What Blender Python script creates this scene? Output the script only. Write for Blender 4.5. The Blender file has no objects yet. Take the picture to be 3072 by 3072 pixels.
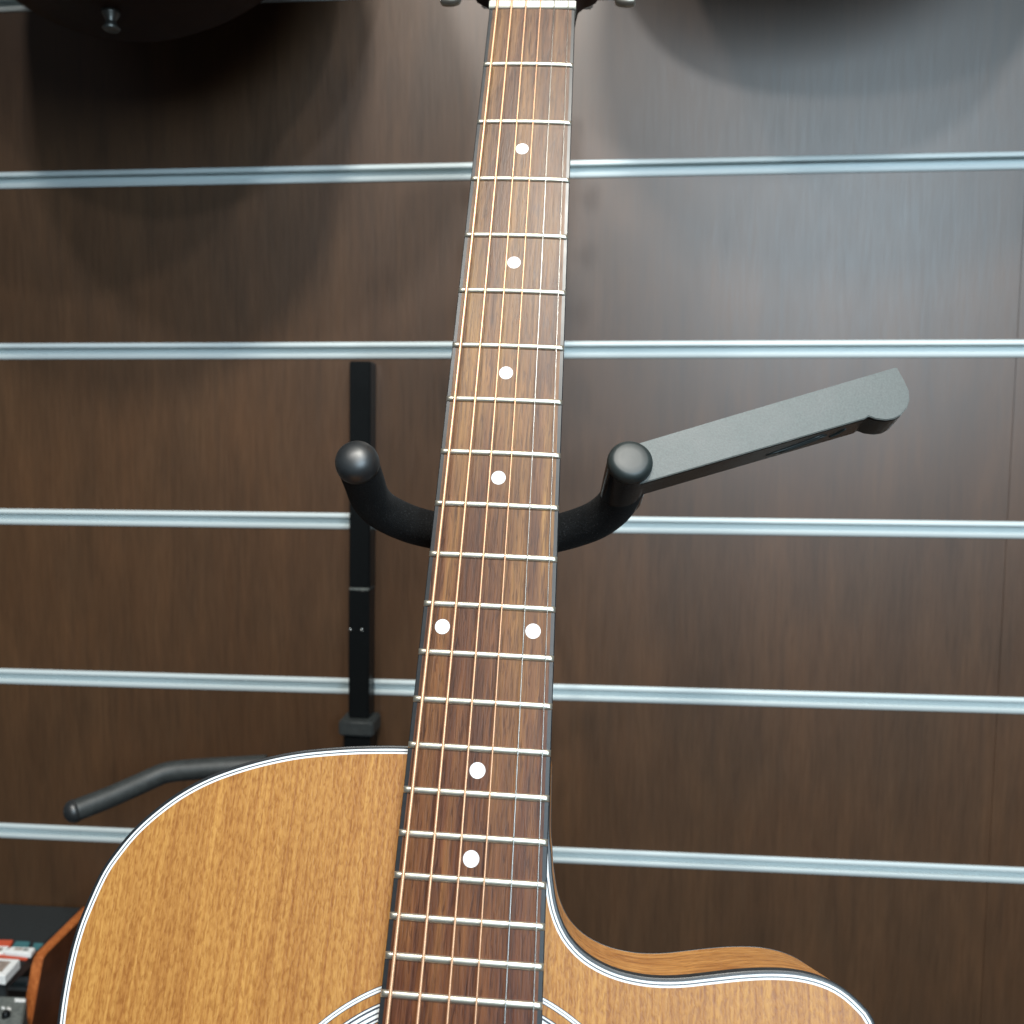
import bpy, bmesh, math, random
from mathutils import Vector, Matrix, noise
random.seed(7)
sc = bpy.context.scene
col = sc.collection
MM = 0.001

# ---------------------------------------------------------------- camera
cam_d = bpy.data.cameras.new("camera")
cam = bpy.data.objects.new("camera", cam_d)
col.objects.link(cam)
RIGHT = Vector((0.99638106, 0.08486782, 0.00471657))
DOWN = Vector((0.01227549, -0.08876715, -0.99597676))
FWD = Vector((-0.08410770, 0.99243027, -0.08948770))
CAM = Vector((0.0, -0.78165, 0.08032))
mw = Matrix.Identity(4)
for i in range(3):
    mw[i][0] = RIGHT[i]; mw[i][1] = -DOWN[i]; mw[i][2] = -FWD[i]; mw[i][3] = CAM[i]
cam.matrix_world = mw
cam_d.sensor_width = 36.0
cam_d.lens = 36.0 * 2700 / 3072
cam_d.clip_start = 0.01
cam_d.clip_end = 50
cam_d.dof.use_dof = True
cam_d.dof.focus_distance = 0.365
cam_d.dof.aperture_fstop = 13
sc.camera = cam
FPX = 2700.0

# ---------------------------------------------------------------- world, lamps, exposure
w = bpy.data.worlds.new("World"); sc.world = w; w.use_nodes = True
bg = w.node_tree.nodes["Background"]
bg.inputs[0].default_value = (0.92, 0.96, 1.0, 1); bg.inputs[1].default_value = 0.05

def area_lamp(x, y, z, power, size, colr, size_y=None):
    d = bpy.data.lights.new("area_light", 'AREA'); d.shape = 'DISK'; d.size = size
    d.energy = power; d.color = colr
    if size_y: d.shape = 'RECTANGLE'; d.size_y = size_y
    o = bpy.data.objects.new("area_light", d); col.objects.link(o)
    o.location = (x, y, z)
    tgt = Vector((-0.05, -0.2, 0.1))
    o.rotation_euler = (tgt - Vector((x, y, z))).to_track_quat('-Z', 'Y').to_euler()
COOL = (0.90, 0.96, 1.0)
area_lamp(0.12, -1.25, 1.60, 26, 0.14, (1.0, 0.97, 0.89))
area_lamp(-0.50, -1.45, 1.60, 11, 0.12, (1.0, 0.97, 0.92))
area_lamp(0.62, -1.70, 1.50, 12, 0.10, COOL)
area_lamp(0.22, -2.70, 1.50, 10, 0.12, (1.0, 0.97, 0.93))
area_lamp(0.92, -2.60, 0.72, 44, 1.15, (0.66, 0.86, 1.0), 1.0)   # unseen soft panel added behind the camera for wall sheen and fill
sc.view_settings.view_transform = 'Standard'
sc.view_settings.look = 'None'
sc.view_settings.exposure = 0
sc.view_settings.gamma = 1

# ---------------------------------------------------------------- material helpers
def newmat(name):
    m = bpy.data.materials.new(name); m.use_nodes = True
    nt = m.node_tree
    b = nt.nodes["Principled BSDF"]
    return m, nt, b
def N(nt, t, **kw):
    n = nt.nodes.new(t)
    for k, v in kw.items(): setattr(n, k, v)
    return n
def coords(nt, scale=(1, 1, 1), rot=(0, 0, 0), kind='Object'):
    tc = N(nt, 'ShaderNodeTexCoord'); mp = N(nt, 'ShaderNodeMapping')
    mp.inputs['Scale'].default_value = scale; mp.inputs['Rotation'].default_value = rot
    nt.links.new(tc.outputs[kind], mp.inputs['Vector'])
    return mp.outputs['Vector']
def noise_tex(nt, vec, scale, detail=4, rough=0.6, dist=0.0):
    n = N(nt, 'ShaderNodeTexNoise'); n.inputs['Scale'].default_value = scale
    n.inputs['Detail'].default_value = detail; n.inputs['Roughness'].default_value = rough
    n.inputs['Distortion'].default_value = dist
    nt.links.new(vec, n.inputs['Vector']); return n.outputs['Fac']
def ramp(nt, fac, stops):
    r = N(nt, 'ShaderNodeValToRGB'); e = r.color_ramp.elements
    while len(e) < len(stops): e.new(0.5)
    for el, (p, c) in zip(e, stops):
        el.position = p; el.color = (*c, 1) if len(c) == 3 else c
    nt.links.new(fac, r.inputs[0]); return r.outputs[0]
def mix(nt, a, b, fac, mode='MIX'):
    m = N(nt, 'ShaderNodeMix', data_type='RGBA', blend_type=mode)
    for s, v in (('Factor', fac),):
        if isinstance(v, (int, float)): m.inputs[0].default_value = v
        else: nt.links.new(v, m.inputs[0])
    for idx, v in ((6, a), (7, b)):
        if isinstance(v, tuple): m.inputs[idx].default_value = (*v, 1)
        else: nt.links.new(v, m.inputs[idx])
    return m.outputs[2]
def bump(nt, b, h, strength, dist=0.001):
    n = N(nt, 'ShaderNodeBump'); n.inputs['Strength'].default_value = strength
    n.inputs['Distance'].default_value = dist
    nt.links.new(h, n.inputs['Height']); nt.links.new(n.outputs[0], b.inputs['Normal'])
def g(c): return (c, c, c)

def plain(name, c, rough=0.5, metal=0.0, spec=0.5, var=0.06, coat=0.0, nscale=300, bstr=0.0):
    m, nt, b = newmat(name)
    v = coords(nt)
    f = noise_tex(nt, v, nscale, 3)
    lo = tuple(max(0, x * (1 - var)) for x in c); hi = tuple(x * (1 + var) for x in c)
    nt.links.new(ramp(nt, f, [(0.3, lo), (0.7, hi)]), b.inputs['Base Color'])
    r = N(nt, 'ShaderNodeMapRange'); r.inputs[3].default_value = rough * 0.85; r.inputs[4].default_value = rough * 1.15
    nt.links.new(noise_tex(nt, v, nscale * 0.2, 4), r.inputs[0]); nt.links.new(r.outputs[0], b.inputs['Roughness'])
    b.inputs['Metallic'].default_value = metal
    b.inputs['Specular IOR Level'].default_value = spec
    b.inputs['Coat Weight'].default_value = coat
    b.inputs['Coat Roughness'].default_value = 0.15
    if bstr: bump(nt, b, f, bstr)
    return m

# dark laminate of the slatwall
def wall_mat():
    m, nt, b = newmat("dark wood laminate")
    v1 = coords(nt, (34, 34, 6.0)); v2 = coords(nt, (330, 330, 26)); v3 = coords(nt, (9, 9, 7)); v4 = coords(nt, (120, 120, 7))
    a = noise_tex(nt, v1, 1, 5, 0.6, 0.5)
    f2 = noise_tex(nt, v2, 1, 4, 0.65, 0.4)
    f3 = noise_tex(nt, v3, 1, 4, 0.6, 0.4)
    f4 = noise_tex(nt, v4, 1, 4, 0.6, 0.3)
    c1 = ramp(nt, a, [(0.30, (0.059, 0.0275, 0.0104)), (0.5, (0.070, 0.0330, 0.0130)), (0.72, (0.086, 0.0412, 0.0165))])
    c2 = ramp(nt, f2, [(0.32, g(0.84)), (0.5, g(0.99)), (0.7, g(1.12))])
    c = mix(nt, c1, c2, 0.8, 'MULTIPLY')
    c = mix(nt, c, ramp(nt, f4, [(0.30, g(0.82)), (0.45, g(1.0)), (0.72, (1.12, 1.08, 1.04))]), 0.8, 'MULTIPLY')
    c3 = ramp(nt, f3, [(0.3, (0.90, 0.92, 0.94)), (0.7, (1.1, 1.05, 1.0))])
    c = mix(nt, c, c3, 1.0, 'MULTIPLY')
    nt.links.new(c, b.inputs['Base Color'])
    r = N(nt, 'ShaderNodeMapRange'); r.inputs[3].default_value = 0.36; r.inputs[4].default_value = 0.46
    nt.links.new(f2, r.inputs[0]); nt.links.new(r.outputs[0], b.inputs['Roughness'])
    b.inputs['Specular IOR Level'].default_value = 0.9
    bump(nt, b, f2, 0.12, 0.0004)
    return m

# satin mahogany of the guitar's top: short wavy pores along the grain
def top_wood(name, light=(0.430, 0.203, 0.048), mid=(0.368, 0.158, 0.034), dark=(0.295, 0.112, 0.023), axis='Z', rough=0.42):
    m, nt, b = newmat(name)
    sc_f = (1050, 1050, 330) if axis == 'Z' else (140, 700, 1100)
    sc_m = (620, 620, 9) if axis == 'Z' else (20, 260, 330)
    sc_l = (110, 110, 3.5) if axis == 'Z' else (6, 38, 60)
    vf, vm, vl = coords(nt, sc_f), coords(nt, sc_m), coords(nt, sc_l)
    # a slow warp makes the pores wander instead of running ruler straight
    ff = noise_tex(nt, vf, 1, 2, 0.5, 0.45)
    fm = noise_tex(nt, vm, 1, 3, 0.6, 0.15)
    fl = noise_tex(nt, vl, 1, 4, 0.55, 0.3)
    c = ramp(nt, fm, [(0.30, dark), (0.45, mid), (0.60, light), (0.75, tuple(x * 1.12 for x in light))])
    cl = ramp(nt, fl, [(0.30, (0.86, 0.80, 0.76)), (0.5, (1, 1, 1)), (0.72, (1.12, 1.16, 1.16))])
    c = mix(nt, c, cl, 0.9, 'MULTIPLY')
    cf = ramp(nt, ff, [(0.34, (0.74, 0.65, 0.58)), (0.48, (0.97, 0.96, 0.95)), (0.64, (1.14, 1.20, 1.26))])
    c = mix(nt, c, cf, 0.85, 'MULTIPLY')
    nt.links.new(c, b.inputs['Base Color'])
    r = N(nt, 'ShaderNodeMapRange'); r.inputs[3].default_value = rough - .08; r.inputs[4].default_value = rough + .1
    nt.links.new(ff, r.inputs[0]); nt.links.new(r.outputs[0], b.inputs['Roughness'])
    b.inputs['Specular IOR Level'].default_value = 0.5
    bump(nt, b, ff, 0.35, 0.0004)
    return m

# rosewood fingerboard: dark pores at a slight slant, lighter and darker stripes
def rosewood():
    m, nt, b = newmat("rosewood")
    vf = coords(nt, (1000, 600, 90), (0, math.radians(-8), 0))
    vm = coords(nt, (420, 300, 16), (0, math.radians(-3), 0))
    vl = coords(nt, (95, 60, 5.0), (0, math.radians(2), 0))
    ff = noise_tex(nt, vf, 1, 3, 0.6, 0.7)
    fm = noise_tex(nt, vm, 1, 4, 0.7, 0.8)
    fl = noise_tex(nt, vl, 1, 4, 0.6, 0.6)
    c = ramp(nt, fl, [(0.28, (0.055, 0.020, 0.009)), (0.45, (0.098, 0.038, 0.015)), (0.6, (0.155, 0.070, 0.024)), (0.75, (0.22, 0.112, 0.034))])
    c2 = ramp(nt, fm, [(0.34, (0.52, 0.47, 0.44)), (0.5, (0.95, 0.95, 0.95)), (0.68, (1.3, 1.32, 1.3))])
    c = mix(nt, c, c2, 0.9, 'MULTIPLY')
    # tint along the board: golden brown at mid neck and redder and darker towards the body
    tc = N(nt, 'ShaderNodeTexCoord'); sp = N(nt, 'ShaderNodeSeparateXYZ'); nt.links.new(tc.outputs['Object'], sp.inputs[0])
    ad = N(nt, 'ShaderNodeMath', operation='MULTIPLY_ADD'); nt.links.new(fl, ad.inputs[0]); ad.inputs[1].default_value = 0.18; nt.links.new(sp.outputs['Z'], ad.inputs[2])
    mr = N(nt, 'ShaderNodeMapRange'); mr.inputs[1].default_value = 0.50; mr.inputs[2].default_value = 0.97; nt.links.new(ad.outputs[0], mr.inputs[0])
    ct = ramp(nt, mr.outputs[0], [(0.0, (1.02, 0.78, 0.64)), (0.35, (1.08, 0.96, 0.80)), (0.52, (1.45, 1.50, 1.22)), (0.70, (1.18, 1.25, 1.15)), (1.0, (1.12, 1.18, 1.30))])  # cooler nut end puts ceiling glare into the wood colour
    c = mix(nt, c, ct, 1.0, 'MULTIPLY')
    c3 = ramp(nt, ff, [(0.36, (0.50, 0.42, 0.38)), (0.47, (0.95, 0.94, 0.93)), (0.68, (1.16, 1.18, 1.20))])
    c = mix(nt, c, c3, 0.9, 'MULTIPLY')
    nt.links.new(c, b.inputs['Base Color'])
    r = N(nt, 'ShaderNodeMapRange'); r.inputs[3].default_value = 0.34; r.inputs[4].default_value = 0.46
    nt.links.new(ff, r.inputs[0]); nt.links.new(r.outputs[0], b.inputs['Roughness'])
    b.inputs['Specular IOR Level'].default_value = 0.38
    bump(nt, b, ff, 0.4, 0.0003)
    return m

def foam():
    m, nt, b = newmat("black foam")
    v = coords(nt)
    f = noise_tex(nt, v, 1500, 3, 0.7)
    f2 = noise_tex(nt, v, 420, 3, 0.6)
    nt.links.new(ramp(nt, f, [(0.40, g(0.0025)), (0.62, (0.006, 0.007, 0.008)), (0.75, g(0.09))]), b.inputs['Base Color'])
    b.inputs['Roughness'].default_value = 0.8
    b.inputs['Specular IOR Level'].default_value = 0.22
    b.inputs['Sheen Weight'].default_value = 0.03
    b.inputs['Sheen Roughness'].default_value = 0.4
    bump(nt, b, f, 0.7, 0.0007)
    return m

def speckled(name, lo, hi, rough, spec=0.5, scale=900, bstr=0.5):
    m, nt, b = newmat(name)
    v = coords(nt)
    f = noise_tex(nt, v, scale, 3, 0.6); f2 = noise_tex(nt, v, 60, 4, 0.6)
    c = ramp(nt, f, [(0.35, lo), (0.65, hi)])
    c = mix(nt, c, ramp(nt, f2, [(0.3, g(0.85)), (0.7, g(1.15))]), 1.0, 'MULTIPLY')
    nt.links.new(c, b.inputs['Base Color'])
    r = N(nt, 'ShaderNodeMapRange'); r.inputs[3].default_value = rough - .07; r.inputs[4].default_value = rough + .09
    nt.links.new(f2, r.inputs[0]); nt.links.new(r.outputs[0], b.inputs['Roughness'])
    b.inputs['Specular IOR Level'].default_value = spec
    bump(nt, b, f, bstr, 0.0004)
    return m

def aluminium():
    m, nt, b = newmat("anodised aluminium")
    v = coords(nt, (5, 1500, 1500))
    f = noise_tex(nt, v, 1, 3)
    nt.links.new(ramp(nt, f, [(0.3, (0.60, 0.68, 0.69)), (0.7, (0.66, 0.74, 0.75))]), b.inputs['Base Color'])
    b.inputs['Metallic'].default_value = 0.12
    b.inputs['Roughness'].default_value = 0.5
    bump(nt, b, f, 0.1, 0.0003)
    return m

M = dict(
    wall=wall_mat(), alu=aluminium(), top=top_wood("satin mahogany top"),
    side=top_wood("satin mahogany side", (0.78, 0.38, 0.11), (0.64, 0.28, 0.072), (0.46, 0.18, 0.045), axis='X', rough=0.4),
    neck=top_wood("satin mahogany neck", (0.36, 0.15, 0.055), (0.28, 0.10, 0.035), (0.18, 0.06, 0.02)),
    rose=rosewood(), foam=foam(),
    blackbind=plain("black binding", (0.016, 0.019, 0.022), 0.34, var=0.2, nscale=600),
    whiteline=plain("white purfling", (0.82, 0.85, 0.86), 0.4, var=0.02, nscale=900),
    blackline=plain("black purfling", (0.03, 0.035, 0.05), 0.4),
    nickel=plain("nickel silver", (0.68, 0.65, 0.55), 0.36, 0.9, nscale=700),
    pearl=plain("white inlay", (0.88, 0.89, 0.90), 0.3, var=0.015, nscale=500),
    bone=plain("bone nut", (0.80, 0.78, 0.66), 0.35, var=0.03),
    bronze=plain("bronze winding", (0.85, 0.49, 0.29), 0.38, 0.6, var=0.05),
    steel=plain("plain steel", (0.55, 0.55, 0.52), 0.30, 1.0),
    chrome=plain("chrome", (0.70, 0.71, 0.72), 0.12, 1.0),
    gloss=plain("black gloss", (0.008, 0.009, 0.010), 0.22, var=0.2),
    gate=speckled("black plastic with painted sheen", (0.030, 0.044, 0.042), (0.052, 0.073, 0.070), 0.46, 0.8, 1300, 0.15),
    cap=plain("black rubber cap", (0.014, 0.017, 0.019), 0.42, var=0.3, nscale=90, spec=1.0),
    tube=plain("black powder coat", (0.004, 0.005, 0.0055), 0.35, spec=0.3, var=0.15, nscale=1200, bstr=0.1),
    darkbrown=plain("dark lacquer", (0.024, 0.0085, 0.0035), 0.5, var=0.2, nscale=60, spec=0.15),
    shadedface=plain("board face with painted shade", (0.085, 0.026, 0.009), 0.55, spec=0.3, var=0.2, nscale=80), hubcap=plain("satin black plastic", (0.020, 0.028, 0.028), 0.45, var=0.15, nscale=300, spec=0.6), rubber=plain("worn rubber", (0.030, 0.035, 0.035), 0.55, var=0.25, nscale=200, spec=0.6),
    orange=top_wood("orange plywood", (0.50, 0.155, 0.040), (0.42, 0.118, 0.028), (0.32, 0.085, 0.02), rough=0.4),
    tray=plain("dark grey shelf", (0.020, 0.024, 0.026), 0.6, var=0.2, nscale=900, bstr=0.3),
    white=plain("white card", (0.88, 0.89, 0.88), 0.5), red=plain("red print", (0.62, 0.10, 0.045), 0.5),
    teal=plain("teal print", (0.055, 0.18, 0.20), 0.5), olive=plain("green edge", (0.10, 0.13, 0.07), 0.5),
    taupe=plain("taupe print", (0.32, 0.26, 0.22), 0.6, var=0.35, nscale=400),
    greybox=speckled("grey enamel", (0.10, 0.115, 0.11), (0.20, 0.215, 0.20), 0.5, 0.4, 500),
    steeldark=plain("dark steel", (0.16, 0.16, 0.15), 0.4, 0.9), satinmetal=plain("satin metal", (0.50, 0.47, 0.40), 0.45, 0.9, nscale=400),
    inside=plain("hollow dark", (0.05, 0.03, 0.02), 0.8),
)

# ---------------------------------------------------------------- object helpers
def tag(o, label=None, cat=None, group=None, kind=None):
    for k, v in (('label', label), ('category', cat), ('group', group), ('kind', kind)):
        if v: o[k] = v
    return o
def empty(name, mat, label, cat, group=None):
    o = bpy.data.objects.new(name, None); o.empty_display_size = 0.02
    col.objects.link(o); o.matrix_world = mat
    return tag(o, label, cat, group)
def mobj(name, verts, faces, mat, parent=None, smooth=False, scale=MM, mats=None):
    me = bpy.data.meshes.new(name)
    me.from_pydata([tuple(c * scale for c in v) for v in verts], [], faces)
    me.validate(); me.update()
    bm = bmesh.new(); bm.from_mesh(me); bmesh.ops.recalc_face_normals(bm, faces=bm.faces); bm.to_mesh(me); bm.free()
    me.materials.append(mat)
    if smooth:
        for p in me.polygons: p.use_smooth = True
        if smooth != 'all':
            me.set_sharp_from_angle(angle=math.radians(38))
    o = bpy.data.objects.new(name, me); col.objects.link(o)
    if parent: o.parent = parent
    return o
def box(name, x0, x1, y0, y1, z0, z1, mat, parent=None, bev=0.0, segs=2, rot=None, loc=None):
    bm = bmesh.new()
    bmesh.ops.create_cube(bm, size=1)
    cx, cy, cz = (x0 + x1) / 2, (y0 + y1) / 2, (z0 + z1) / 2
    for v in bm.verts: v.co = Vector((cx + v.co.x * (x1 - x0), cy + v.co.y * (y1 - y0), cz + v.co.z * (z1 - z0))) * MM
    if bev: bmesh.ops.bevel(bm, geom=bm.edges[:], offset=bev * MM, segments=segs, affect='EDGES')
    me = bpy.data.meshes.new(name); bm.to_mesh(me); bm.free(); me.materials.append(mat)
    o = bpy.data.objects.new(name, me); col.objects.link(o)
    if parent: o.parent = parent
    if bev:
        for p in me.polygons: p.use_smooth = True
        me.set_sharp_from_angle(angle=math.radians(38))
    return o
def catmull(pts, step=2.0, closed=False):
    P = [Vector(p) for p in pts]; out = []; n = len(P)
    rng = range(n if closed else n - 1)
    for i in rng:
        p1, p2 = P[i], P[(i + 1) % n]
        p0 = P[i - 1] if (closed or i > 0) else p1 * 2 - p2
        p3 = P[(i + 2) % n] if (closed or i + 2 < n) else p2 * 2 - p1
        k = max(1, int((p2 - p1).length / step))
        for j in range(k):
            t = j / k
            out.append(0.5 * ((2 * p1) + (p2 - p0) * t + (2 * p0 - 5 * p1 + 4 * p2 - p3) * t * t + (3 * p1 - p0 - 3 * p2 + p3) * t ** 3))
    if not closed: out.append(P[-1])
    return out
def sweep(name, path, radii, mat, parent=None, segs=16, caps=True, smooth='all'):
    P = [Vector(p) for p in path]; n = len(P)
    if not hasattr(radii, '__len__'): radii = [radii] * n
    verts, faces = [], []
    t0 = (P[1] - P[0]).normalized()
    up = t0.orthogonal().normalized()
    for i in range(n):
        t = ((P[min(i + 1, n - 1)] - P[max(i - 1, 0)])).normalized()
        up = (up - t * up.dot(t)).normalized(); s = t.cross(up)
        for k in range(segs):
            a = 2 * math.pi * k / segs
            verts.append(P[i] + (up * math.cos(a) + s * math.sin(a)) * radii[i])
    for i in range(n - 1):
        for k in range(segs):
            k2 = (k + 1) % segs
            faces.append((i * segs + k, i * segs + k2, (i + 1) * segs + k2, (i + 1) * segs + k))
    if caps:
        faces.append(tuple(range(segs))[::-1]); faces.append(tuple((n - 1) * segs + k for k in range(segs)))
    return mobj(name, verts, faces, mat, parent, smooth)
def prism(name, poly2, to3a, to3b, mat, parent=None, smooth=False, bev=0):
    """outline polygon extruded between two mappings"""
    n = len(poly2)
    v = [to3a(p) for p in poly2] + [to3b(p) for p in poly2]
    f = [tuple(range(n)), tuple(range(n, 2 * n))[::-1]] + [(i, (i + 1) % n, n + (i + 1) % n, n + i) for i in range(n)]
    o = mobj(name, v, f, mat, parent, smooth)
    if bev:
        me = o.data; bm = bmesh.new(); bm.from_mesh(me)
        ed = [e for e in bm.edges if len(e.link_faces) == 2 and e.calc_face_angle(0) > math.radians(40)]
        bmesh.ops.bevel(bm, geom=ed, offset=bev * MM, segments=3, affect='EDGES', clamp_overlap=True)
        bm.to_mesh(me); bm.free()
        for p in me.polygons: p.use_smooth = True
        me.set_sharp_from_angle(angle=math.radians(38))
    return o

# ---------------------------------------------------------------- slatwall
wall = empty("wall", Matrix.Identity(4), "dark brown wood grain slatwall with horizontal aluminium rails", "wall")
wall['kind'] = 'structure'
del wall['category']
RAILS = [-600, -453, -300, -150, 0, 150, 300, 450, 600]
H = 7.05
xs = [-1100, -870.6, 349.6, 1100]
zs = []
lo = -760
for z in RAILS + [760 + H]:
    zs.append((lo, z - H)); lo = z + H
for i in range(3):
    for (z0, z1) in zs:
        p = box("wall_panel", xs[i] + .12, xs[i + 1] - .12, 0, 14, z0, z1, M['wall'], wall, bev=0.3, segs=2)
box("backing_board", -1100, 1100, 15, 18, -760, 760, M['inside'], wall)
# channel profile (y, z): lips proud of the panel, recessed floor with undercut
prof = [(9, -H + .1), (-0.7, -H + .1), (-1.3, -H + .9), (-1.3, -3.5), (-0.8, -2.9), (1.0, -2.9), (1.0, -4.4), (5.2, -4.4),
        (5.2, 4.4), (1.0, 4.4), (1.0, 2.9), (-0.8, 2.9), (-1.3, 3.5), (-1.3, H - .9), (-0.7, H - .1), (9, H - .1)]
for z in RAILS:
    n = len(prof)
    v = [(-1100, y, z + a) for y, a in prof] + [(1100, y, z + a) for y, a in prof]
    f = [(i, (i + 1) % n, n + (i + 1) % n, n + i) for i in range(n)] + [tuple(range(n)), tuple(range(n, 2 * n))]
    mobj("rail", v, f, M['alu'], wall, smooth=True)

# ---------------------------------------------------------------- the guitar (local frame: x across, y into the guitar, z up the neck; mm, nut at v=0)
U = Vector((0.99936709, 0.01332772, -0.03298165)); WD = Vector((-0.02525527, 0.91877143, -0.39398126)); VU = Vector((0.02505173, 0.39456487, 0.91852653))
NUT = Vector((-0.03072020, -0.31258933, 0.29119830))
BASEV = 865.0
gm = Matrix.Identity(4)
org = NUT - VU * BASEV * MM
for i in range(3):
    gm[i][0] = U[i]; gm[i][1] = WD[i]; gm[i][2] = VU[i]; gm[i][3] = org[i]
G = empty("acoustic_guitar", gm, "acoustic guitar with cutaway, satin mahogany top and dotted rosewood fingerboard, held at the centre", "guitar")
def L(u, v, wv): return (u, wv, BASEV - v)          # guitar coordinates -> local
def GW(u, v, wv): return gm @ (Vector(L(u, v, wv)) * MM)  # -> world metres
TOPW = 6.5; DEPTH = 58.0

left = [(-12, 359.5), (-28.4, 359.5), (-40.3, 360.1), (-54.0, 361.4), (-69.8, 363.8), (-83.3, 367.2), (-96.0, 371.6), (-106.4, 376.4), (-115.9, 382.5),
        (-124.5, 390.0), (-130.8, 397.0), (-135.5, 404.0), (-139.5, 411.5), (-142.6, 421.5), (-144.9, 432), (-145.9, 443), (-145.9, 455), (-145, 466),
        (-143, 480), (-139.5, 498), (-136, 518), (-134.5, 538), (-136, 560), (-144, 592), (-159, 630), (-176, 668), (-190, 704), (-198, 738), (-199, 768),
        (-192, 802), (-174, 832), (-140, 853), (-92, 863), (-45, 867), (0, 868)]
lower_right = [(-x, y) for x, y in left[18:-1]][::-1]
rwhite = [(27.6, 395), (28.2, 401), (29.1, 406), (30.3, 411.5), (32.2, 416.7), (35.4, 422.2), (40.6, 427.3), (47.0, 430.9), (54.5, 433.3), (62.5, 434.4), (69.5, 434.5),
          (77.5, 433.8), (86.2, 432.3), (97.5, 430.4), (107.7, 429.25), (117.0, 429.1), (125.4, 430.4), (132.0, 433.0), (137.6, 437.2), (141.4, 441.8)]
rs = [Vector(p) for p in rwhite]
rout = []
for i, p in enumerate(rs):
    t = (rs[min(i + 1, len(rs) - 1)] - rs[max(i - 1, 0)]).normalized()
    rout.append(p + Vector((t.y, -t.x)) * 1.25)
rout = [(q.x, q.y) for q in rout][::-1]
rtop = [(27.9, 388), (27.4, 375), (27.0, 361)]
outline = catmull(left + lower_right + [(145.2, 462), (144.6, 450)] + rout + rtop, 2.2)
OUT = [(p.x, p.y) for p in outline]
def offset(poly, d):
    n = len(poly); out = []
    for i in range(n):
        a = Vector(poly[i - 1]); b = Vector(poly[(i + 1) % n]); t = (b - a).normalized()
        nrm = Vector((t.y, -t.x))
        out.append((poly[i][0] + nrm.x * d, poly[i][1] + nrm.y * d))
    return out
area = sum(OUT[i - 1][0] * OUT[i][1] - OUT[i][0] * OUT[i - 1][1] for i in range(len(OUT)))
SGN = -1 if area > 0 else 1
def inset(d): return offset(OUT, SGN * d) if d else OUT
n = len(OUT)
def ribbon(name, rings, mat, parent, smooth=True):
    v, f = [], []
    for (poly, wv) in rings: v += [L(p[0], p[1], wv) for p in poly]
    for r in range(len(rings) - 1):
        for i in range(n):
            j = (i + 1) % n
            f.append((r * n + i, r * n + j, (r + 1) * n + j, (r + 1) * n + i))
    return mobj(name, v, f, mat, parent, smooth)
body = ribbon("side", [(inset(0.15), TOPW + 6.0), (inset(0.15), TOPW + 20), (inset(0.15), TOPW + 40), (inset(0.15), TOPW + DEPTH - 2)], M['side'], G)
ribbon("binding", [(inset(1.25), TOPW - .02), (inset(0.45), TOPW - .02), (inset(0.12), TOPW + .15), (inset(0), TOPW + .5), (inset(0), TOPW + 5.9), (inset(0.3), TOPW + 6.05)], M['blackbind'], G)
ribbon("binding", [(inset(0.3), TOPW + DEPTH - 2), (inset(0), TOPW + DEPTH - 1.9), (inset(0), TOPW + DEPTH - .2), (inset(1.2), TOPW + DEPTH + .02)], M['blackbind'], G)
ribbon("purfling", [(inset(1.25), TOPW), (inset(1.98), TOPW)], M['whiteline'], G)
ribbon("purfling", [(inset(1.98), TOPW), (inset(2.40), TOPW)], M['blackline'], G)
ribbon("purfling", [(inset(2.40), TOPW), (inset(3.10), TOPW)], M['whiteline'], G)
CX, CV = 0.0, 511.9
def plate(name, poly, wv, mat, hole=None):
    bm = bmesh.new()
    vs = [bm.verts.new(Vector(L(p[0], p[1], wv)) * MM) for p in poly]
    es = [bm.edges.new((vs[i - 1], vs[i])) for i in range(len(vs))]
    if hole:
        hs = [bm.verts.new(Vector(L(CX + hole * math.cos(a), CV + hole * math.sin(a), wv)) * MM) for a in [2 * math.pi * k / 96 for k in range(96)]]
        es += [bm.edges.new((hs[i - 1], hs[i])) for i in range(96)]
    bmesh.ops.triangle_fill(bm, use_beauty=True, use_dissolve=False, edges=es)
    bmesh.ops.recalc_face_normals(bm, faces=bm.faces)
    me = bpy.data.meshes.new(name); bm.to_mesh(me); bm.free(); me.materials.append(mat)
    o = bpy.data.objects.new(name, me); col.objects.link(o); o.parent = G; return o
plate("soundboard", inset(3.10), TOPW, M['top'], 51)
plate("back", inset(1.2), TOPW + DEPTH, M['side'])
def annulus(name, r0, r1, wv, mat, parent, depth=0.0):
    k = 160; v = []
    for r in (r0, r1): v += [L(CX + r * math.cos(2 * math.pi * i / k), CV + r * math.sin(2 * math.pi * i / k), wv) for i in range(k)]
    f = [(i, (i + 1) % k, k + (i + 1) % k, k + i) for i in range(k)]
    if depth:
        v += [L(CX + r0 * math.cos(2 * math.pi * i / k), CV + r0 * math.sin(2 * math.pi * i / k), wv + depth) for i in range(k)]
        f += [(i, (i + 1) % k, 2 * k + (i + 1) % k, 2 * k + i) for i in range(k)]
    return mobj(name, v, f, mat, parent)
rw = TOPW - 0.05
def ring_set(spans):
    for r0, r1, m_ in spans: annulus("rosette_ring", r0, r1, rw, m_, G)
B_, W_ = M['blackline'], M['whiteline']
ring_set([(74.95, 75.2, B_), (74.3, 74.95, W_), (74.05, 74.3, B_), (73.4, 74.05, W_), (73.15, 73.4, B_)])
ring_set([(69.75, 70.1, B_), (69.2, 69.75, W_), (68.55, 69.2, B_), (67.5, 68.55, W_), (67.0, 67.5, B_), (66.0, 67.0, W_), (65.4, 66.0, B_), (64.85, 65.4, W_), (64.6, 64.85, B_)])
ring_set([(58.0, 58.25, B_), (57.4, 58.0, W_), (57.15, 57.4, B_)])
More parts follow.
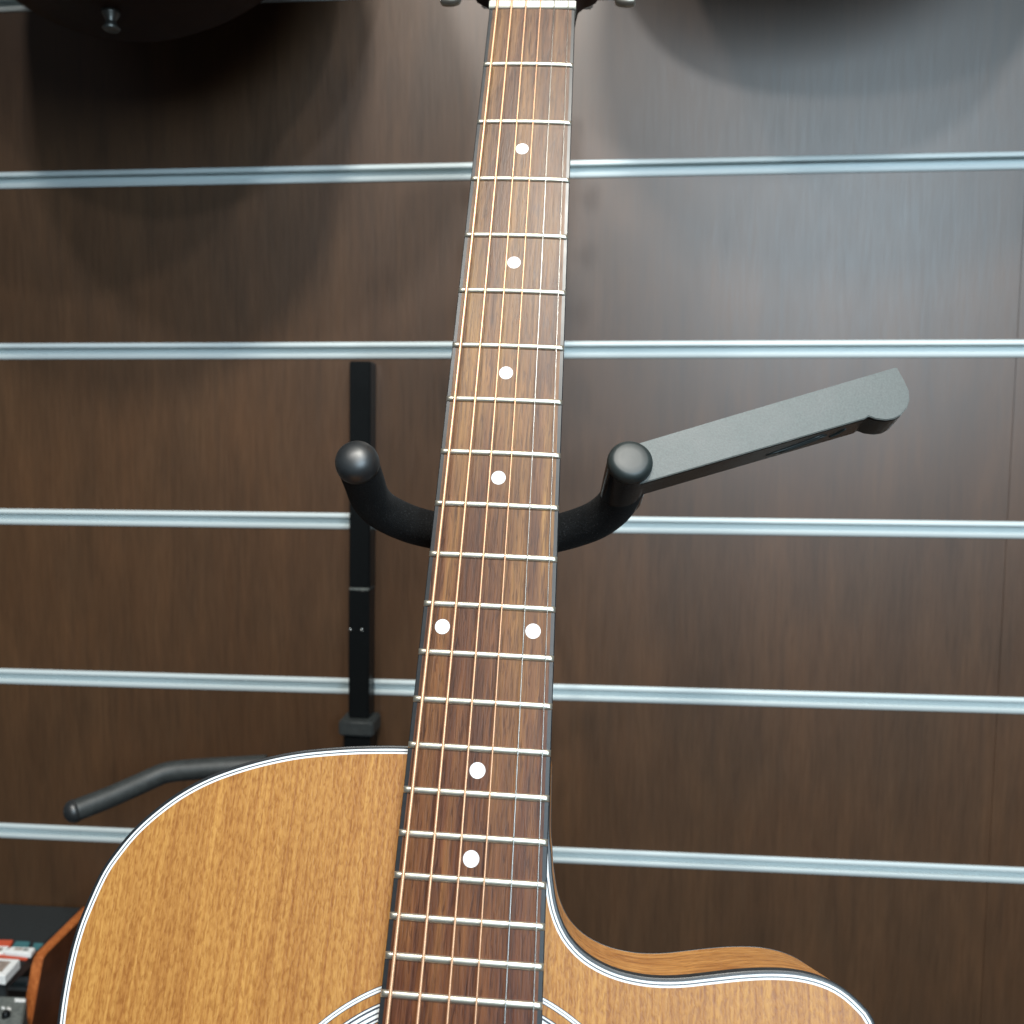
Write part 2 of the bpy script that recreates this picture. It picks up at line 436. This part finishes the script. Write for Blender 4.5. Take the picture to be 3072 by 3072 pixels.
annulus("soundhole_edge", 51, 51.01, TOPW, M['side'], G, depth=3)

# fingerboard: crowned slab, width 42.8 -> 56.6 at fret 20
def fw(v): return (42.76 + (56.62 - 42.76) * v / 443.9) / 2
FEND = 463.0; CROWN = 0.55; BB = 1.7
def crown(u, v): h = fw(v); return -CROWN * (1 - (u / h) ** 2)
def strip(name, vv, us, mat, closed_w=None):
    v, f = [], []
    k = len(us(0))
    for vi in vv: v += [L(u, vi, crown(u, vi)) for u in us(vi)]
    for i in range(len(vv) - 1):
        for j in range(k - 1): f.append((i * k + j, i * k + j + 1, (i + 1) * k + j + 1, (i + 1) * k + j))
    return v, f, k
vv = [1.6 + (FEND - 1.6) * i / 40 for i in range(41)]
us = lambda v: [(-1 + 2 * j / 12) * (fw(v) - BB) for j in range(13)]
v, f, k = strip("fingerboard", vv, us, None)
nb = len(v); v += [L(us(vi)[0], vi, 6.45) for vi in vv] + [L(us(vi)[-1], vi, 6.45) for vi in vv]
m_ = len(vv)
for i in range(m_ - 1):
    f.append((i * k, (i + 1) * k, nb + i + 1, nb + i)); f.append((i * k + k - 1, (i + 1) * k + k - 1, nb + m_ + i + 1, nb + m_ + i))
f.append(tuple((m_ - 1) * k + j for j in range(k)) + (nb + 2 * m_ - 1, nb + m_ - 1))
f.append(tuple(range(k)) + (nb + m_, nb))
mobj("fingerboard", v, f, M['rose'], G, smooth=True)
for s in (-1, 1):
    v, f = [], []
    for vi in vv:
        h = fw(vi)
        prf = [(s * (h - BB), 6.45), (s * (h - BB), crown(h - BB, vi) - .01), (s * (h - .3), crown(h - .3, vi)), (s * h, 0.35), (s * h, 6.45)]
        v += [L(u, vi, ww) for u, ww in prf]
    for i in range(m_ - 1):
        for j in range(4): f.append((i * 5 + j, i * 5 + j + 1, (i + 1) * 5 + j + 1, (i + 1) * 5 + j))
    f.append((0, 1, 2, 3, 4)); f.append(tuple((m_ - 1) * 5 + j for j in range(5)))
    mobj("fingerboard_binding", v, f, M['blackbind'], G, smooth=True)
# frets with rounded crown and bevelled ends
for nf in range(1, 21):
    d = 648 * (1 - 2 ** (-nf / 12)); h = fw(d)
    v, f = [], []
    secs = 14; kk = 9
    us_ = [-h - .02, -h + .35, -h + 1.1] + [(-1 + 2 * j / (secs)) * (h - 2.0) for j in range(secs + 1)] + [h - 1.1, h - .35, h + .02]
    for idx, u in enumerate(us_):
        e = min(idx, len(us_) - 1 - idx)
        ht = {0: 0.12, 1: 0.62, 2: 1.0}.get(e, 1.05); wd = {0: 1.12, 1: 1.22, 2: 1.28}.get(e, 1.28)
        cw = crown(max(-h, min(h, u)), d)
        for j in range(kk):
            a = math.pi * j / (kk - 1)
            v.append(L(u, d - math.cos(a) * wd, cw + 0.03 - math.sin(a) ** 0.8 * ht))
    for i in range(len(us_) - 1):
        for j in range(kk - 1): f.append((i * kk + j, i * kk + j + 1, (i + 1) * kk + j + 1, (i + 1) * kk + j))
    f.append(tuple(range(kk))); f.append(tuple((len(us_) - 1) * kk + j for j in range(kk)))
    mobj("fret", v, f, M['nickel'], G, smooth=True)
# inlay dots
for (u, vd) in ((0, 86.2), (0, 147.9), (0, 202.7), (0, 250.7), (-17.9, 313.8), (17.8, 313.7), (0, 367.2), (0, 398.1)):
    k = 40; v = [L(u, vd, crown(u, vd) - .05)]
    v += [L(u + 2.97 * math.cos(2 * math.pi * i / k), vd + 2.97 * math.sin(2 * math.pi * i / k), crown(u + 2.97 * math.cos(2 * math.pi * i / k), vd) - .045) for i in range(k)]
    v += [L(u + 3.0 * math.cos(2 * math.pi * i / k), vd + 3.0 * math.sin(2 * math.pi * i / k), 0.3) for i in range(k)]
    f = [(0, 1 + i, 1 + (i + 1) % k) for i in range(k)] + [(1 + i, 1 + (i + 1) % k, 1 + k + (i + 1) % k, 1 + k + i) for i in range(k)]
    mobj("inlay_dot", v, f, M['pearl'], G, smooth=True)
# neck with heel
v, f = [], []
kk = 15
secs_ = [0, 8, 40, 100, 160, 220, 280, 315, 330, 340, 348, 354, 360.5]
for vi in secs_:
    h = fw(vi) - .1; dp = 14 + vi * .012
    ht = max(0.0, (vi - 312) / 48); dp += 36 * ht ** 1.8
    for j in range(kk):
        a = math.pi * j / (kk - 1)
        v.append(L(-math.cos(a) * h * (1 - .25 * ht * math.sin(a)), vi, 6.47 + dp * math.sin(a) ** 0.8))
for i in range(len(secs_) - 1):
    for j in range(kk - 1): f.append((i * kk + j, i * kk + j + 1, (i + 1) * kk + j + 1, (i + 1) * kk + j))
f.append(tuple(range(kk))); f.append(tuple((len(secs_) - 1) * kk + j for j in range(kk)))
mobj("neck", v, f, M['neck'], G, smooth=True)
# nut
v, f = [], []
prn = [(1.5, 5), (1.5, -0.9), (1.1, -1.4), (-1.2, -1.7), (-2.6, -1.5), (-3.2, -.6), (-3.2, 5)]
hN = 21.6
for u, sh in ((-hN, .35), (-hN + .6, 0), (hN - .6, 0), (hN, .35)):
    v += [L(u, a, b + (sh if b < 0 else 0)) for a, b in prn]
for i in range(3):
    for j in range(6): f.append((i * 7 + j, i * 7 + j + 1, (i + 1) * 7 + j + 1, (i + 1) * 7 + j))
f.append(tuple(range(7))); f.append(tuple(21 + j for j in range(7)))
mobj("nut", v, f, M['bone'], G, smooth=True)
# headstock, tilted back
T = math.radians(13)
def HS(u, s_, t): return L(u, -3.0 - s_ * math.cos(T) - t * math.sin(T) * 0 + 0, 1.2 + s_ * math.sin(T) + t * math.cos(T))
half = [(21.4, 0), (21.6, 5), (22.5, 13), (26, 18), (31.2, 22), (33.2, 27), (33.6, 38), (34.5, 80), (36.5, 130), (38, 160), (36, 170), (20, 174), (0, 175)]
poly = [(a, b) for a, b in half] + [(-a, b) for a, b in half[:-1]][::-1]
prism("headstock", poly, lambda p: HS(p[0], p[1], 1.2), lambda p: HS(p[0], p[1], 15), M['darkbrown'], G, bev=0.6)
prism("headstock_veneer", poly, lambda p: HS(p[0], p[1], 0), lambda p: HS(p[0], p[1], 1.15), M['gloss'], G)
for s in (-1, 1):
    for sp in (35.5, 75, 115):
        tn = bpy.data.objects.new("tuning_machine", None); tn.empty_display_size = .005
        col.objects.link(tn); tn.parent = G; tn.location = Vector(HS(s * 21, sp, 0)) * MM
        off = -Vector(HS(s * 21, sp, 0))
        def rel(p): return Vector(p) + off
        k = 20
        sweep("post", [rel(HS(s * 21, sp, 14)), rel(HS(s * 21, sp, -7)), rel(HS(s * 21, sp, -8))], [3, 3, 2.5], M['chrome'], tn, 14)
        sweep("washer", [rel(HS(s * 21, sp, -.05)), rel(HS(s * 21, sp, -1.4)), rel(HS(s * 21, sp, -1.6))], [5.4, 5.2, 4.4], M['chrome'], tn, 20, smooth=True)
        prism("gear_housing", [(s * 13, sp - 9), (s * 30, sp - 9), (s * 30, sp + 9), (s * 13, sp + 9)], lambda p: rel(HS(p[0], p[1], 15.05)), lambda p: rel(HS(p[0], p[1], 22)), M['chrome'], tn, bev=1)
        sweep("shaft", [rel(HS(s * 30, sp, 18.5)), rel(HS(s * 43, sp, 18.5))], 2.2, M['chrome'], tn, 12)
        # oval button
        v, f = [], []
        for (uu, sc_) in ((41.5, .55), (42.3, .8), (45, .97), (49, 1.0), (51.6, .92), (52.6, .7)):
            for i in range(20):
                a = 2 * math.pi * i / 20
                v.append(rel(HS(s * uu, sp + 8.8 * sc_ * math.copysign(abs(math.cos(a)) ** .75, math.cos(a)), 18.5 + 4.2 * sc_ * math.copysign(abs(math.sin(a)) ** .75, math.sin(a)))))
        for i in range(5):
            for j in range(20): f.append((i * 20 + j, i * 20 + (j + 1) % 20, (i + 1) * 20 + (j + 1) % 20, (i + 1) * 20 + j))
        f += [tuple(range(20)), tuple(100 + j for j in range(20))]
        mobj("button", v, f, M['satinmetal'], tn, smooth=True)
# strings
nutu = [-17.3, -10.2, -3.1, 4.1, 10.9, 17.9]
f20u = [-24.2, -13.95, -3.8, 5.7, 15.7, 25.3]
gau = [1.48, 1.20, 0.93, 0.70, 0.44, 0.33]
posts = [(-21, 35.5), (-21, 75), (-21, 115), (21, 115), (21, 75), (21, 35.5)]
for i in range(6):
    r = gau[i] / 2
    P0 = Vector((nutu[i], -2.0, -1.75 - r)); slope = (f20u[i] - nutu[i]) / 446
    P1 = Vector((nutu[i] + slope * 655, 652, -4.6 - r))
    if i < 4:
        pitch = 0.56 if i < 2 else 0.45
        cnt = int((P1 - P0).length / pitch)
        path, rad = [], []
        for j in range(cnt):
            for q, rr in ((0.0, 0.80), (0.5, 1.0)):
                path.append(P0.lerp(P1, (j + q) / cnt)); rad.append(r * rr)
        path = [Vector(L(*p)) for p in path]
        segs = 8
    else:
        path = [Vector(L(*P0.lerp(P1, q / 20))) for q in range(21)]; rad = [r] * 21; segs = 8
    if i < 4:
        pu, ps = posts[i]; ex = Vector(HS(pu + (3 if pu < 0 else -3), ps, -4))
    else:
        pu, ps = posts[i]; ex = Vector(HS(pu - 3, ps, -4))
    path = [ex] + path; rad = [r] + rad
    end = path[-1] + Vector((0, 7, -6)); path.append(end); rad.append(r)
    sweep("guitar_string", path, rad, M['bronze'] if i < 4 else M['steel'], G, segs, smooth='all')
# bridge, saddle, pins (below the frame)
bpoly = catmull([(-78, 668), (-70, 658), (-40, 656), (-20, 648), (20, 648), (40, 656), (70, 658), (78, 668), (70, 678), (40, 680), (0, 684), (-40, 680), (-70, 678)], 3, True)
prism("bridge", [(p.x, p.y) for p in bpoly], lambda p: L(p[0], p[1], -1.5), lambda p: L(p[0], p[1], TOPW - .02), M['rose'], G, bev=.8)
prism("saddle", [(-36, 650.5), (36, 654), (36, 657), (-36, 653.5)], lambda p: L(p[0], p[1], -4.5), lambda p: L(p[0], p[1], -1.52), M['bone'], G)
for i in range(6):
    u = (nutu[i] + (f20u[i] - nutu[i]) / 446 * 660)
    sweep("bridge_pin", [L(u, 667, -1.5), L(u, 667, -3.5), L(u, 667, -5.2), L(u, 667, -6)], [2.4, 2.6, 2.4, 1.2], M['bone'], G, 14)

# ---------------------------------------------------------------- helper: world point from picture ray and distance along view (used only to place the hanger pieces in space)
def bz(x, y, z): return CAM + (RIGHT * ((x - 1536) / FPX) + DOWN * ((y - 1536) / FPX) + FWD) * (z * MM)

# ---------------------------------------------------------------- yoke hanger with swing gate
def Wp(u, v, wv): return GW(u, v, wv)
hb = Matrix.Translation(Vector((-0.062, 0, 0.012)))
HG = empty("guitar_hanger", hb, "black yoke hanger with padded arms and open locking gate, reaching around the guitar neck", "hanger")
def hw(p): return (Vector(p) - hb.translation) / MM   # world -> hanger local mm
left_g = [(-58.6, 248.2, -4.5), (-58.7, 249.6, 4), (-58.8, 250.9, 12.4), (-58.3, 253.8, 24.0), (-54.2, 256.5, 33.6), (-44.6, 258.8, 42.4), (-33.5, 260.1, 47.5), (-18, 261, 51.0), (-6, 261, 52.5)]
right_g = [(-6, 261, 52.5), (12, 260, 51.5), (24.8, 258.3, 49.5), (39.6, 254.7, 42.5), (47.5, 251.4, 34.0), (51.4, 248.6, 24.0), (52.9, 246.5, 14), (53.6, 244.8, 4)]
path = [hw(Wp(*p)) for p in (left_g + right_g[1:])]
foam_path = catmull(path, 1.5)
sweep("foam_pad", foam_path, 8.7, M['foam'], HG, 40)
# rounded rubber cap at the left tip
a = hw(Wp(*left_g[0])); b = hw(Wp(*left_g[2])); dr = (a - b).normalized()
cp, cr = [], []
for s_, r_ in ((-2.3, 8.72), (-2.2, 9.0), (0, 9.15), (2.2, 8.9), (4.2, 8.2), (5.8, 6.9), (7.0, 5.0), (7.7, 2.8), (7.95, 0.6)):
    cp.append(a + dr * s_); cr.append(r_)
sweep("end_cap", cp, cr, M['cap'], HG, 40)
# hub sleeve + cap at the right tip
ta = hw(Wp(53.55, 243.2, -6.5)); tb = hw(Wp(51.9, 247.6, 25)); dr = (ta - tb).normalized()
sweep("hub_sleeve", [tb, tb + (ta - tb) * .02, tb + (ta - tb) * .5, ta - dr * 3.2], [8.5, 9.25, 9.3, 9.2], M['gloss'], HG, 48, smooth=True)
cp, cr = [], []
for s_, r_ in ((-3.0, 8.9), (-2.9, 9.3), (-1.2, 9.3), (0.2, 9.0), (1.2, 8.3), (1.9, 7.4), (2.15, 6.6), (2.25, 4.0), (2.3, 0.5)):
    cp.append(ta + dr * s_); cr.append(r_)
sweep("hub_cap", cp, cr, M['hubcap'], HG, 48)
# open gate: bar with rounded knob end, in a plane square to the tips
gp = [(50.0, 237.0), (55.1, 235.0), (95.6, 220.1), (162.9, 195.6), (165.6, 201.9), (167.1, 206.3), (167.0, 210.5), (165.8, 214.0), (163.2, 217.4), (160.2, 219.2), (156.9, 219.9), (153.0, 219.5), (150.1, 218.4), (148.6, 219.6), (74.9, 245.9), (59.0, 251.6), (52.5, 252.8), (47, 248), (46.5, 242)]
prism("gate", gp, lambda p: hw(Wp(p[0], p[1], -2.35)), lambda p: hw(Wp(p[0], p[1], 11.8)), M['gloss'], HG, bev=.3)
prism("gate_sheen_face", gp, lambda p: hw(Wp(p[0], p[1], -3.9)), lambda p: hw(Wp(p[0], p[1], -2.4)), M['gate'], HG, bev=.3)  # paler plate on the black gate, ceiling sheen put into its colour
# worn moulded mark on the gate's underside
e0, e1 = Vector((74.9, 245.9)), Vector((148.6, 219.6)); ed = (e1 - e0).normalized(); en = Vector((-ed.y, ed.x)) * 1
for q0, q1, w0, w1, bend in ((38, 62, 1.0, 7.0, 1.2), (44, 64, 3.2, 8.4, .8), (66, 72, 2.2, 7.0, 1.0)):
    pts3 = []
    for k in range(7):
        t = k / 6; pq = e0 + ed * (q0 + (q1 - q0) * t) + en * .02
        pts3.append(hw(Wp(pq.x, pq.y, w1 + (w0 - w1) * t + bend * math.sin(math.pi * t))))
    sweep("moulded_mark", pts3, [.25, .45, .5, .5, .5, .45, .25], M['hubcap'], HG, 8)
# arm back to the wall and its bracket
yc = hw(Wp(-9, 261, 54)); wl = Vector((0, -2, 0))
sweep("arm_tube", catmull([yc, yc + Vector((0, 12, 0)), yc.lerp(wl, .5), wl + Vector((0, -8, 0)), wl], 6), 5.0, M['tube'], HG, 20)
box("bracket_plate", -11, 11, -3.5, -1.5, -26, 8, M['tube'], HG, bev=.5)
box("bracket_hook", -9, 9, -1.4, 3.5, -14.5, -10.5, M['tube'], HG, bev=.3)

# ---------------------------------------------------------------- upright display bar hooked in the rail, left of the neck
vb = Matrix.Translation(Vector((-0.1944, -0.012, 0.141)))
UB = empty("display_upright", vb @ Matrix.Rotation(0.0125, 4, 'Y'), "black square upright tube on the wall left of the neck, with a collar", "hanger")
def ub(x, y, z): return Vector((x, y, z)) - vb.translation / MM
lean = math.radians(2.2)
v = []
def tube_box(name, x0, x1, yf, yb, z0, z1, mat, bev=.8):
    o = box(name, x0 + 194.4, x1 + 194.4, yf + 12, yb + 12, z0 - 141, z1 - 141, mat, UB, bev=bev, segs=3)
    return o
tube_box("square_tube", -204.0, -185.4, -22, -1.2, -57, 139.0, M['tube'], 1.2)
tube_box("lower_tube", -204.3, -185.8, -22.9, -1.2, -172, -57.6, M['tube'], 1.2)
tube_box("joint_line", -203.4, -186.4, -22.5, -3, -58.2, -56.2, M['greybox'], .3)
for x in (-205.2 + 1.6, -193.5): 
    sweep("screw", [ub(x + 1, -22.8, -93), ub(x + 1, -23.6, -93), ub(x + 1, -23.9, -93)], [1.2, 1.2, .7], M['steel'], UB, 12, smooth=True)
tube_box("collar", -211.0, -180.0, -31.0, -1.5, -186, -172.5, M['rubber'], 1.6)
tube_box("foot_block", -207.0, -183.5, -28, -1.5, -240, -186.5, M['tube'], 1.4)
tube_box("mounting_plate", -203, -187, -1.1, -.1, 60, 139, M['tube'], .2)

# ---------------------------------------------------------------- lower padded arm reaching out from behind the guitar body
ab = Matrix.Translation(Vector((-0.196, -0.026, -0.212)))
AR = empty("support_arm", ab, "bent black foam padded arm with rounded tip, sticking out left from behind the guitar body", "hanger")
def al(p): return (Vector(p) - ab.translation) / MM
apx = [(226, 2432, 682), (330, 2391, 697), (430, 2347, 712), (478, 2325, 718), (500, 2318, 720), (530, 2313, 722), (600, 2307, 725), (700, 2301, 729), (800, 2295, 733)]
ap = [al(bz(*q)) for q in apx] + [Vector((-40, -8, 0)), Vector((-14, -3, 0))]
fp = catmull(ap[:-2], 2.5)
sweep("foam_pad", fp, 8.3, M['rubber'], AR, 32)
d0 = (fp[0] - fp[3]).normalized()
sweep("end_cap", [fp[0] - d0 * 1, fp[0] - d0 * .8, fp[0] + d0 * 2, fp[0] + d0 * 4.5, fp[0] + d0 * 6.6, fp[0] + d0 * 7.8, fp[0] + d0 * 8.3], [8.2, 8.8, 8.8, 7.9, 5.7, 3.0, .5], M['cap'], AR, 32)
sweep("arm_rod", [ap[-3], ap[-2], ap[-1], Vector((0, 0, 0))], 4.5, M['tube'], AR, 16)

# ---------------------------------------------------------------- tray on the left with plywood end panel and small goods
tray = empty("display_tray", Matrix.Translation((-0.47, 0, -0.62)), "dark grey display tray with an orange plywood end panel, at the foot of the wall", "display tray")
def tb_(name, x0, x1, y0, y1, z0, z1, m_, bev=.5): return box(name, x0 + 470, x1 + 470, y0, y1, z0 + 620, z1 + 620, m_, tray, bev=bev)
tb_("tray_top", -900, -473.6, -112, -1.5, -382, -372, M['tray'], 1)
tb_("tray_front", -900, -473.6, -116, -112.3, -424, -373, M['tray'], .5)
tb_("lower_deck", -900, -473.6, -330, -116.3, -424, -414, M['tray'], 1)
pz = [(-1.5, -371), (-8, -371.2), (-74, -372.8), (-79, -374.5), (-82, -380), (-118, -468), (-118, -620), (-1.5, -620)]
prism("end_panel", pz, lambda p: (-473.3 + 470, p[0], p[1] + 620), lambda p: (-464.3 + 470, p[0], p[1] + 620), M['orange'], tray, bev=.9)
prism("panel_shade", [(p[0] + (1.2 if p[0] < -60 else 0), p[1] - 1.2) for p in pz], lambda p: (-464.29 + 470, p[0], p[1] + 620), lambda p: (-464.0 + 470, p[0], p[1] + 620), M['shadedface'], tray)  # thin dark sheet painting the guitar's shade onto the panel's inner side

def flat_pack(name, quad, z, th, m_, label, cat, group=None, sub=None, round_=1.0):
    """a thin pack lying on the tray; quad = four (x,y) corners in mm"""
    cx = sum(q[0] for q in quad) / 4; cy = sum(q[1] for q in quad) / 4
    e = empty(name, Matrix.Translation((cx * MM, cy * MM, z * MM)), label, cat, group)
    lq = [(q[0] - cx, q[1] - cy) for q in quad]
    prism("packet", lq, lambda p: (p[0], p[1], th), lambda p: (p[0], p[1], 0), m_, e, bev=min(.5, th * .3))
    for (nm, s0, s1, t0, t1, mm_) in (sub or []):
        def bil(s, t):
            a = Vector(lq[0]).lerp(Vector(lq[1]), s); b2 = Vector(lq[3]).lerp(Vector(lq[2]), s); return a.lerp(b2, t)
        q2 = [bil(s0, t0), bil(s1, t0), bil(s1, t1), bil(s0, t1)]
        prism(nm, [(p.x, p.y) for p in q2], lambda p: (p[0], p[1], th + .35), lambda p: (p[0], p[1], th + .02), mm_, e)
    return e
def bZ(x, y, Z):
    d = RIGHT * ((x - 1536) / FPX) + DOWN * ((y - 1536) / FPX) + FWD
    t = (Z * MM - CAM.z) / d.z; p = CAM + d * t; return (p.x / MM, p.y / MM)
ZT = -371.9
flat_pack("pick_packet", [bZ(48, 2822, ZT + 2), bZ(91, 2824, ZT + 2), bZ(85, 2842, ZT + 2), bZ(36, 2840, ZT + 2)], ZT, 2, M['teal'], "teal packet at the back of the grey tray", "packet", "small teal packets on the tray",)
flat_pack("pick_packet", [bZ(102, 2827, ZT + 2), bZ(132, 2829, ZT + 2), bZ(112, 2847, ZT + 2), bZ(96, 2845, ZT + 2)], ZT, 2, M['teal'], "small teal packet beside the orange plywood panel", "packet", "small teal packets on the tray")
flat_pack("pick_packet", [bZ(-25, 2818, ZT + 3), bZ(40, 2819, ZT + 3), bZ(30, 2838, ZT + 3), bZ(-40, 2836, ZT + 3)], ZT, 3, M['red'], "red orange packet behind the white cards on the tray", "packet")
flat_pack("card", [bZ(36, 2840, ZT + 6), bZ(106, 2843, ZT + 6), bZ(92, 2862, ZT + 6), bZ(12, 2854, ZT + 6)], ZT + 2.1, 4, M['white'], "white card with a red edge lying on the tray next to the plywood panel", "card", None,
          [("print", .25, .55, .25, .6, M['taupe']), ("logo", .6, .8, .3, .6, M['greybox'])])
flat_pack("card", [bZ(-50, 2836, ZT + 4), bZ(28, 2838, ZT + 4), bZ(10, 2858, ZT + 4), bZ(-60, 2855, ZT + 4)], ZT + 1, 3, M['white'], "white card touching the left picture edge, behind the red box", "card", None,
          [("print", .5, .85, .35, .8, M['taupe'])])
flat_pack("red_box", [bZ(-50, 2858, ZT + 2), bZ(88, 2865, ZT + 2), bZ(80, 2877, ZT + 2), bZ(-55, 2868, ZT + 2)], ZT, 2, M['red'], "flat red box in front of the white cards on the tray", "box")
flat_pack("white_box", [bZ(-40, 2872, ZT + 8), bZ(60, 2878, ZT + 8), bZ(14, 2928, ZT + 8), bZ(-70, 2915, ZT + 8)], ZT, 8, M['white'], "white box with a brown oval picture at the front of the tray", "box", None,
          [("oval_print", .30, .80, .18, .82, M['taupe'])])
# grey device on the lower deck
dq = [bZ(-40, 2987, -385), bZ(80, 2990, -385), bZ(58, 3120, -385), bZ(-60, 3115, -385)]
cx = sum(q[0] for q in dq) / 4; cy = sum(q[1] for q in dq) / 4
DV = empty("effect_pedal", Matrix.Translation((cx * MM, cy * MM, -.414)), "grey metal pedal with white markings, on the lower deck at the bottom left corner", "pedal")
prism("case", [(q[0] - cx, q[1] - cy) for q in dq], lambda p: (p[0], p[1], 29), lambda p: (p[0], p[1], 0), M['greybox'], DV, bev=1)
def dpt(x, y): q = bZ(x, y, -385); return (q[0] - cx, q[1] - cy)
for (x0, y0, x1, y1) in ((44, 2996, 76, 3006), (5, 3020, 15, 3027), (21, 3022, 33, 3030)):
    prism("marking", [dpt(x0, y0), dpt(x1, y0 + 2), dpt(x1, y1 + 1), dpt(x0, y1)], lambda p: (p[0], p[1], 29.3), lambda p: (p[0], p[1], 29.02), M['white'], DV)
kx, ky = dpt(18, 3050)
sweep("knob", [(kx, ky, 29.05), (kx, ky, 32.5), (kx, ky, 33.5)], [3.3, 3.0, 2.2], M['tube'], DV, 20, smooth=True)

# ---------------------------------------------------------------- guitars hung higher up; their undersides and shadows reach into the picture
def hung_guitar(x, zb, label, mats, flat=False):
    e = empty("hanging_guitar", Matrix.Translation((x * MM, -.120, zb * MM)), label, "guitar", "guitars hanging above the frame")
    hp = [(0, 0), (45, 7), (85, 24), (122, 52), (150, 88), (166, 130), (170, 165), (160, 215), (138, 262), (122, 300), (120, 325), (128, 362), (130, 395), (118, 428), (92, 450), (55, 462), (28, 465)]
    if flat: hp[:7] = [(0, 0), (55, 4), (100, 16), (138, 40), (166, 78), (182, 125), (184, 168)]
    pts = catmull([(-a, b) for a, b in hp[::-1]] + hp[1:], 5)
    pl = [(p.x, p.y) for p in pts]
    m1, m2 = mats
    prism("body", pl, lambda p: (p[0], 0, p[1]), lambda p: (p[0], -96, p[1]), m1, e, smooth=True, bev=1.2)
    pi_ = [(p[0] * .985, 232 + (p[1] - 232) * .985) for p in pl]
    prism("top_plate", pi_, lambda p: (p[0], -96.1, p[1]), lambda p: (p[0], -97.2, p[1]), m2, e)
    sweep("strap_button", [(0, -50, 0.6), (0, -50, -2), (0, -50, -6), (0, -50, -8), (0, -50, -11), (0, -50, -12.5)], [6.2, 5.6, 3.4, 3.6, 5.8, 4.8], M['steeldark'], e, 24)
    prism("neck", [(-28, 440), (28, 440), (22, 830), (-22, 830)], lambda p: (p[0], -100, p[1]), lambda p: (p[0], -78, p[1]), M['neck'], e, bev=3)
    return e
hung_guitar(-326, 362, "dark brown guitar hanging above, only its rounded underside and strap button showing top left", (M['darkbrown'], M['darkbrown']))
hung_guitar(206, 444, "guitar hanging just above the picture, seen only by its shadow at top right", (M['darkbrown'], M['top']), True)
